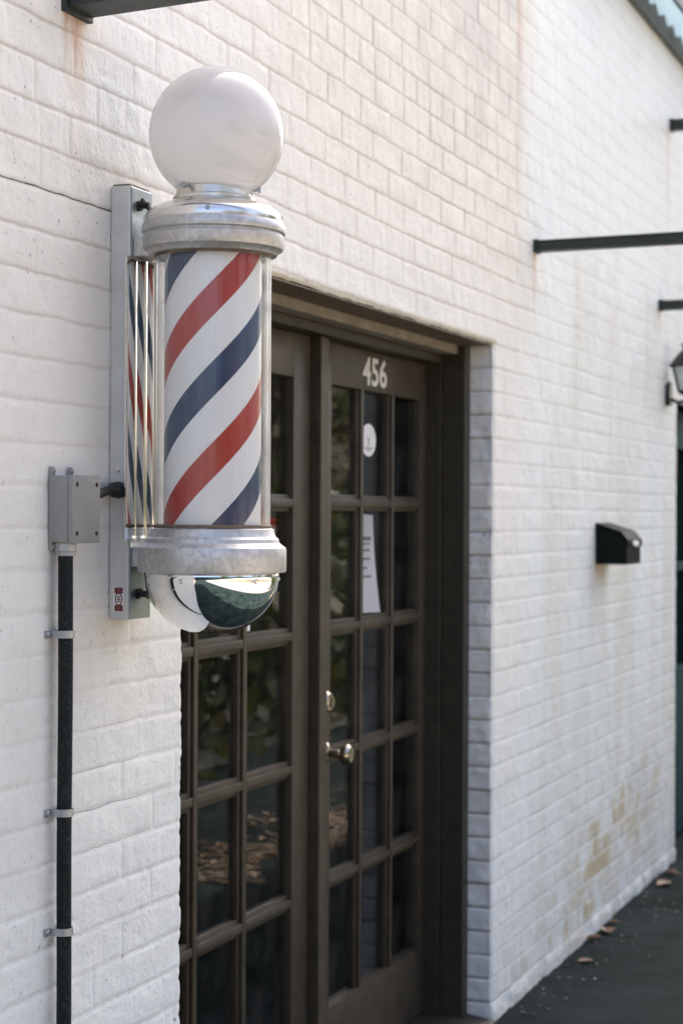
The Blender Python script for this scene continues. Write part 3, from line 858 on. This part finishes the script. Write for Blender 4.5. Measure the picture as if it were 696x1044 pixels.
bm = NB(); lathe(bm, [(.010, 1.5335), (.0185, 1.5335), (.0190, 1.530), (.0190, 1.520), (.0172, 1.518), (.0172, 1.512), (.012, 1.511)], (CX, CY), 8); obj('coupling', bm, M['fitting'], C_)
bm = NB(); pts = []; rad = []
N_ = 560
for i in range(N_ + 1):
    z = 1.512 - 1.51 * i / N_
    pts.append((CX + .003 * math.sin(z * 3.1) + .0012 * math.sin(z * 11), CY + .002 * math.sin(z * 2.3 + 1), z)); rad.append(.0131 + .0004 * math.cos(i * PI))
tube(bm, pts, rad, 20)
obj('pipe', bm, M['conduit'], C_, smooth='all')
for z in (1.375, 1.0635, .8555, .45):
    x0 = CX + .003 * math.sin(z * 3.1); b0 = CY + .002 * math.sin(z * 2.3 + 1)
    bm = NB()
    prof = []
    R1, R2 = .0160, .0144
    pa = [(x0 + R1 * math.cos(a), b0 - R1 * math.sin(a)) for a in np.linspace(0, PI, 17)]
    pbk = [(x0 + R2 * math.cos(a), b0 - R2 * math.sin(a)) for a in np.linspace(PI, 0, 17)]
    prism(bm, pa + [(x0 - R1, -.0045), (x0 - R1 - .014, -.0045), (x0 - R1 - .014, -.001), (x0 - R2, -.001)] + pbk + [(x0 + R2, -.001), (x0 + R1, -.001)], 'z', z - .0065, z + .0065)
    screw(bm, (x0 - R1 - .0075, -.0045, z), (0, -1, 0), .005, .004)
    obj('pipe_clamp', bm, M['galv'], C_, smooth=35)

# ------------------------------------------------------------------ mailbox
MB_ = thing('mailbox', 'black wall mailbox with a sloping lid on the white bricks', 'mailbox', (7.105, 0, 1.402))
bm = NB(); prism(bm, [(-.002, 1.404), (-.002, 1.545), (-.094, 1.518), (-.122, 1.488), (-.122, 1.404)], 'x', 6.980, 7.230, .003)
mb = obj('box_body', bm, M['mailbox'], MB_, smooth=30)
bm = NB(); prism(bm, [(-.0005, 1.5615), (-.0005, 1.5475), (-.0955, 1.5205), (-.1235, 1.4905), (-.1235, 1.472), (-.1275, 1.472), (-.1275, 1.4965), (-.100, 1.5295)], 'x', 6.977, 7.233, .0012)
ml = obj('lid', bm, M['mailbox'], MB_, smooth=30)
bm = NB(); b = NB(); lathe(b, [(0, 0), (.045, 0), (.043, .003), (0, .004)], (0, 0), 32)
add(bm, b, Matrix.Translation((7.115, -.1278, 1.4825)) @ Matrix.Diagonal((1.15, 1, .26, 1)) @ rot_to((0, -1, 0))); obj('emblem', bm, M['white'], ml, smooth=40)

# ------------------------------------------------------------------ wall lantern
L = thing('wall_lantern', 'black carriage lantern on the wall by the far shopfront', 'lantern', (8.36, 0, 2.06))
bm = NB(); prism(bm, [(8.325, 2.085), (8.395, 2.085), (8.405, 2.11), (8.395, 2.175), (8.36, 2.195), (8.325, 2.175), (8.315, 2.11)], 'y', -.022, -.0005, .003); obj('backplate', bm, M['lampmetal'], L)
lx, ly = 8.36, -.102
bm = NB(); tube(bm, [(8.36, -.02, 2.115), (8.36, -.05, 2.10), (8.36, -.080, 2.104), (8.36, -.098, 2.118), (8.36, -.102, 2.140)], .0085, 10); obj('arm', bm, M['lampmetal'], L, smooth=True)
bm = NB(); lathe(bm, [(0, 2.128), (.03, 2.130), (.052, 2.142), (.055, 2.152), (.0, 2.152)], (lx, ly), 6)
for i in range(6):
    a = 2 * PI * i / 6
    tube(bm, [(lx + .050 * math.cos(a), ly + .050 * math.sin(a), 2.150), (lx + .078 * math.cos(a), ly + .078 * math.sin(a), 2.262)], .0055, 6)
obj('cage', bm, M['lampmetal'], L)
bm = NB(); lathe(bm, [(.046, 2.153), (.073, 2.260)], (lx, ly), 6); obj('lantern_glass', bm, M['frost'], L)
bm = NB(); lathe(bm, [(0, 2.258), (.088, 2.258), (.094, 2.264), (.086, 2.276), (.058, 2.312), (.034, 2.335), (.030, 2.350), (.040, 2.358), (.022, 2.375), (.008, 2.385), (.012, 2.398), (0, 2.408)], (lx, ly), 12); obj('lantern_roof', bm, M['lampmetal'], L, smooth=30)

# ------------------------------------------------------------------ awning beams
def beam(label, s0, w, zb, h, length, tilt, plate):
    t = thing('steel_beam', label, 'beam', (s0 + w / 2, 0, zb), 'steel awning beams jutting from the wall')
    T = Matrix.Translation((0, 0, zb)) @ Matrix.Rotation(-math.radians(tilt), 4, 'X') @ Matrix.Translation((0, 0, -zb))
    bm = NB()
    f = .006
    box(bm, (s0, -length, zb), (s0 + w, -.004, zb + f), .001, T)
    box(bm, (s0, -length, zb + h - f), (s0 + w, -.004, zb + h), .001, T)
    box(bm, (s0 + .004, -length, zb + f), (s0 + w * .5, -.004, zb + h - f), 0, T)
    obj('bar', bm, M['steel'], t)
    bm = NB(); box(bm, (s0 - plate, -.012, zb - plate * 1.2), (s0 + w + plate, -.0005, zb + h + plate), .002)
    for x in (s0 + .012, s0 + w - .012): screw(bm, (x, -.012, zb + h + plate * .3), (0, -1, 0), .006, .005)
    obj('wall_plate', bm, M['steel'], t)
beam('wide dark green beam at the top above the barber pole', 2.893, .085, 2.4800, .055, .95, 2.4, .007)
beam('long dark beam over the wall between door and mailbox', 6.058, .055, 2.4740, .036, .95, .6, .003)
beam('short dark beam end just above the wall lantern', 8.160, .06, 2.4985, .040, .95, .3, .003)
beam('highest short beam end below the corrugated canopy', 8.398, .06, 3.339, .045, .60, .3, .003)

# ------------------------------------------------------------------ corrugated canopy
A_ = thing('canopy', 'corrugated metal canopy on a dark ledger high on the wall', 'canopy', (9.6, 0, 3.69))
bm = NB(); box(bm, (6.9, -.030, 3.690), (12.6, -.001, 3.822), .004); obj('ledger', bm, M['ledger'], A_)
bm = NB(); prof = []; s = 6.85; up = False; pit = .19
top, bot = [], []
while s < 12.65:
    z = 3.748 + (.052 if up else 0); top.append((s, z)); bot.append((s, z + .002)); s += pit / 2; up = not up
v = []
for (s_, z_) in top: v.append([bm.verts.new((s_, y_, z_ + (-y_ - .032) * .10)) for y_ in (-.032, -.128)])
for a, b in zip(v[:-1], v[1:]): bm.faces.new((a[0], a[1], b[1], b[0]))
bmesh.ops.solidify(bm, geom=bm.faces[:], thickness=.0015)
obj('corrugated_sheet', bm, M['sheet'], A_)
bm = NB(); box(bm, (6.85, -.146, 3.75), (12.65, -.130, 3.83), .003); obj('edge_trim', bm, M['ledger'], A_)

# ------------------------------------------------------------------ ground, street and what lies across it
def sheet(name, x0, x1, y0, y1, z, mat):
    bm = NB(); vs = [bm.verts.new(p) for p in ((x0, y0, z), (x1, y0, z), (x1, y1, z), (x0, y1, z))]; bm.faces.new(vs)
    return tag(obj(name, bm, mat), kind='structure')
sheet('ground', -600, 600, -600, 600, -.14, M['earth'])
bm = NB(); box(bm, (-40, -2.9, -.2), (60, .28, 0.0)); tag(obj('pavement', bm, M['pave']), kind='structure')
bm = NB(); box(bm, (-40, -3.05, -.2), (60, -2.902, .004), .012); tag(obj('kerb', bm, M['kerb']), kind='structure')
sheet('road', -60, 80, -9.2, -3.0, -.13, M['road'])
bm = NB(); box(bm, (-40, -9.35, -.2), (60, -9.2, .0), .012); tag(obj('far_kerb', bm, M['kerb']), kind='structure')
sheet('verge', -60, 80, -30, -9.3, -.02, M['earth'])

def leaf_shape(bm, c, r, yaw, curl, tilt=0.0):
    T = Matrix.Translation(c) @ Matrix.Rotation(yaw, 4, 'Z') @ Matrix.Rotation(tilt, 4, 'Y')
    mid = [(-1.25, 0), (-.7, .0), (0, 0), (.6, 0), (1.1, 0)]
    wid = [0.02, .5, .75, .5, .03]
    rows = []
    for (x, _), w in zip(mid, wid):
        rows.append([bm.verts.new(T @ Vector((x * r, yy * w * r, abs(yy) * w * curl * r + .25 * curl * r * abs(x)))) for yy in (-1, 0, 1)])
    for a, b in zip(rows[:-1], rows[1:]):
        for i in range(2): bm.faces.new((a[i], a[i + 1], b[i + 1], b[i]))

LEAF = [((6.995, -.052), .040, .4, .5, 'largest curled brown leaf lying at the foot of the wall'), ((6.86, -.030), .028, 2.0, .7, 'small brown leaf tight against the brick footing'),
        ((7.16, -.035), .022, 1.2, .6, 'smaller brown leaf just right of the largest curled leaf'), ((7.98, -.075), .042, 2.7, .5, 'long pale brown leaf on the far pavement by the wall'),
        ((8.24, -.05), .034, .9, .6, 'farthest brown leaf near the teal shopfront'), ((6.50, -.085), .026, 2.2, .4, 'nearest small brown leaf on the dark pavement'), ((8.45, -.25), .036, 1.6, .5, 'brown leaf at the right edge away from the wall')]
for (x, y), r, yaw, curl, lb_ in LEAF:
    bm = NB(); leaf_shape(bm, (x, y, .004), r, yaw, curl); 
    tag(obj('fallen_leaf', bm, M['dryleaf'], at=(x, y, 0), smooth=True), lb_, 'leaf', 'dry leaves on the pavement')
bm = NB()
for i in range(1900):
    x = random.uniform(7.3, 10.5); y = -1.2 - abs(random.gauss(0, .22)) - .12 * math.sin(x * 5)
    leaf_shape(bm, (x, y, .006), random.uniform(.007, .026), random.uniform(0, 6.3), random.uniform(.2, .7))
tag(obj('leaf_litter', bm, M['litter']), 'scattered dry brown leaves over the sunlit pavement', 'leaves', kind='stuff')

bm = NB(); rd = random.Random(21)
for i in range(420):
    x = rd.uniform(5.7, 12); y = -.02 - abs(rd.gauss(0, .10)) - .012; q = rd.uniform(.0015, .006)
    if rd.random() < .45: leaf_shape(bm, (x, y, .003), q * 1.6, rd.uniform(0, 6.3), .5)
    else:
        b = NB(); bmesh.ops.create_icosphere(b, subdivisions=1, radius=q * .6)
        add(bm, b, Matrix.Translation((x, y, q * .4)) @ Matrix.Diagonal((1, rd.uniform(.6, 1), .7, 1)))
tag(obj('grit', bm, M['grit']), 'fine grit and leaf crumbs gathered along the foot of the wall', 'debris', kind='stuff')

# trees over the road: seen in the glass and the chrome
def make_tree():
    t = thing('tree', 'leafy street tree on the verge across the road', 'tree', (0, 0, -.02), 'street trees across the road')
    bm = NB(); rnd = random.Random(3)
    tube(bm, [(0, 0, -.1), (.03, .02, 1.2), (-.05, .04, 2.6), (.05, 0, 4.2), (.0, .05, 6.0)], [.24, .19, .16, .11, .04], 12)
    tips = []
    for i in range(13):
        z0 = rnd.uniform(2.2, 5.2); a = rnd.uniform(0, 6.28); l = rnd.uniform(1.3, 2.8)
        p = [Vector((0, 0, z0)), Vector((math.cos(a) * l * .5, math.sin(a) * l * .5, z0 + l * .35)), Vector((math.cos(a) * l, math.sin(a) * l, z0 + l * .55))]
        tube(bm, p, [.07, .045, .015], 6); tips += [p[1], p[2]]
    tips += [Vector((0, 0, 6.2)), Vector((.3, .2, 5.4))]
    obj('trunk', bm, M['bark'], t, smooth=True)
    bm = NB()
    for tp in tips:
        for i in range(170):
            d = Vector((rnd.gauss(0, 1), rnd.gauss(0, 1), rnd.gauss(0, .7))) * .48
            c = tp + d; r = rnd.uniform(.05, .11)
            u = Vector((rnd.gauss(0, 1), rnd.gauss(0, 1), rnd.gauss(0, 1))).normalized(); w = u.orthogonal().normalized()
            vs = [bm.verts.new(c + u * r), bm.verts.new(c + w * r * .55), bm.verts.new(c - u * r), bm.verts.new(c - w * r * .55)]
            bm.faces.new(vs)
    obj('crown', bm, M['leaf'], t)
    return t
tree0 = make_tree()
def copy_tree(o, parent=None):
    c = o.copy(); link(c); c.parent = parent
    for ch in o.children: copy_tree(ch, c)
    return c
for i, (x, y, sc, rz) in enumerate(((14, -10.6, 1.0, 0), (22, -11.5, 1.25, 1.1), (30, -10.8, 1.1, 2.2), (7.5, -11.2, .95, 3.0), (0, -11.8, 1.15, 4.1), (38, -12, 1.3, 5.0), (18, -15, 1.35, 2.6), (-8, -12, 1.2, .6), (26.5, -15.5, 1.4, 5.6))):
    o = tree0 if i == 0 else copy_tree(tree0)
    o.location = (x, y, -.02); o.scale = (sc, sc, sc); o.rotation_euler = (0, 0, rz)

def screen_hedge():  # added out of view to hide the bright road from the door reflections
    t = thing('screen_hedge', 'added leafy row along the kerb, out of view, keeping the door reflections dark', 'screen_hedge', (11, -3.42, -.13))
    rnd = random.Random(5)
    bm = NB()
    for i in range(24000):
        x = rnd.uniform(8.8, 41); top = 1.75 + .25 * math.sin(x * 1.7) + .2 * math.sin(x * 4.1)
        z = top * rnd.random() ** .7; wv = .75 * (1 - .35 * z / top)
        y = -3.42 + rnd.uniform(-wv, wv); c = Vector((x, y, z)); q = rnd.uniform(.05, .12)
        u = Vector((rnd.gauss(0, 1), rnd.gauss(0, 1), rnd.gauss(0, 1))).normalized(); w_ = u.orthogonal().normalized()
        bm.faces.new([bm.verts.new(c + u * q), bm.verts.new(c + w_ * q * .6), bm.verts.new(c - u * q), bm.verts.new(c - w_ * q * .6)])
    obj('foliage', bm, M['leaf'], t)
screen_hedge()

fb = thing('far_building', 'low brown brick building across the road', 'building', (-9, -17, 0))
bm = NB(); box(bm, (-24, -21, -.1), (2, -16.5, 4.6)); obj('wall', bm, M['farwall'], fb)
bm = NB(); box(bm, (-24.3, -21.3, 4.6), (2.3, -16.2, 4.9)); obj('roof', bm, M['roofing'], fb)
for x in (-21, -16.5, -12, -7.5, -3):
    bm = NB(); box(bm, (x, -16.56, 1.0), (x + 2.6, -16.44, 3.2), .02); obj('window', bm, M['lampmetal'], fb)

# ------------------------------------------------------------------ light, camera
EL, SX, SY = 52.0, .94, .341
AZ = math.atan2(SX, SY)
w = bpy.data.worlds.new('World'); SC.world = w; w.use_nodes = True
nt = w.node_tree; bg = nt.nodes['Background']
sky = nt.nodes.new('ShaderNodeTexSky'); sky.sky_type = 'NISHITA'; sky.sun_disc = False
sky.sun_elevation = math.radians(EL); sky.sun_rotation = AZ
sky.air_density = .65; sky.dust_density = 7.0; sky.ozone_density = .15
nt.links.new(sky.outputs[0], bg.inputs[0]); bg.inputs[1].default_value = .12
sun = bpy.data.lights.new('sun', 'SUN'); sun.energy = 4.2; sun.angle = math.radians(.53); sun.color = (1.0, .945, .84)
so = link(bpy.data.objects.new('sun', sun))
d = Vector((SX * math.cos(math.radians(EL)), SY * math.cos(math.radians(EL)), math.sin(math.radians(EL))))
so.rotation_euler = (-d).to_track_quat('-Z', 'Y').to_euler(); so.location = (6, 4, 12)

cam = bpy.data.cameras.new('camera'); co = link(bpy.data.objects.new('camera', cam)); SC.camera = co
cam.sensor_fit = 'VERTICAL'; cam.sensor_height = 36.0; cam.lens = 1900.0 / 1044.0 * 36.0
cam.clip_start = .05; cam.clip_end = 2000
th = math.atan2(1900.0, 728.0); pit_, roll = .0018, .005
F = Vector((math.sin(th) * math.cos(pit_), math.cos(th) * math.cos(pit_), math.sin(pit_)))
R = Vector((math.cos(th), -math.sin(th), 0)); U = R.cross(F)
R2 = math.cos(roll) * R + math.sin(roll) * U; U2 = -math.sin(roll) * R + math.cos(roll) * U
mw = Matrix((R2, U2, -F)).transposed().to_4x4(); mw.translation = Vector((0, -1.64, H))
co.matrix_world = mw
cam.dof.use_dof = True; cam.dof.focus_distance = 3.40; cam.dof.aperture_fstop = 4.8; cam.dof.aperture_blades = 9

SC.view_settings.view_transform = 'Standard'; SC.view_settings.look = 'None'
SC.view_settings.gamma = 1.0; SC.view_settings.use_curve_mapping = False
SC.view_settings.exposure = 2.42
SC.cycles.max_bounces = 10; SC.cycles.diffuse_bounces = 5; SC.cycles.glossy_bounces = 5; SC.cycles.transparent_max_bounces = 24
SC.cycles.use_denoising = True
SC.cycles.sample_clamp_indirect = 6.0
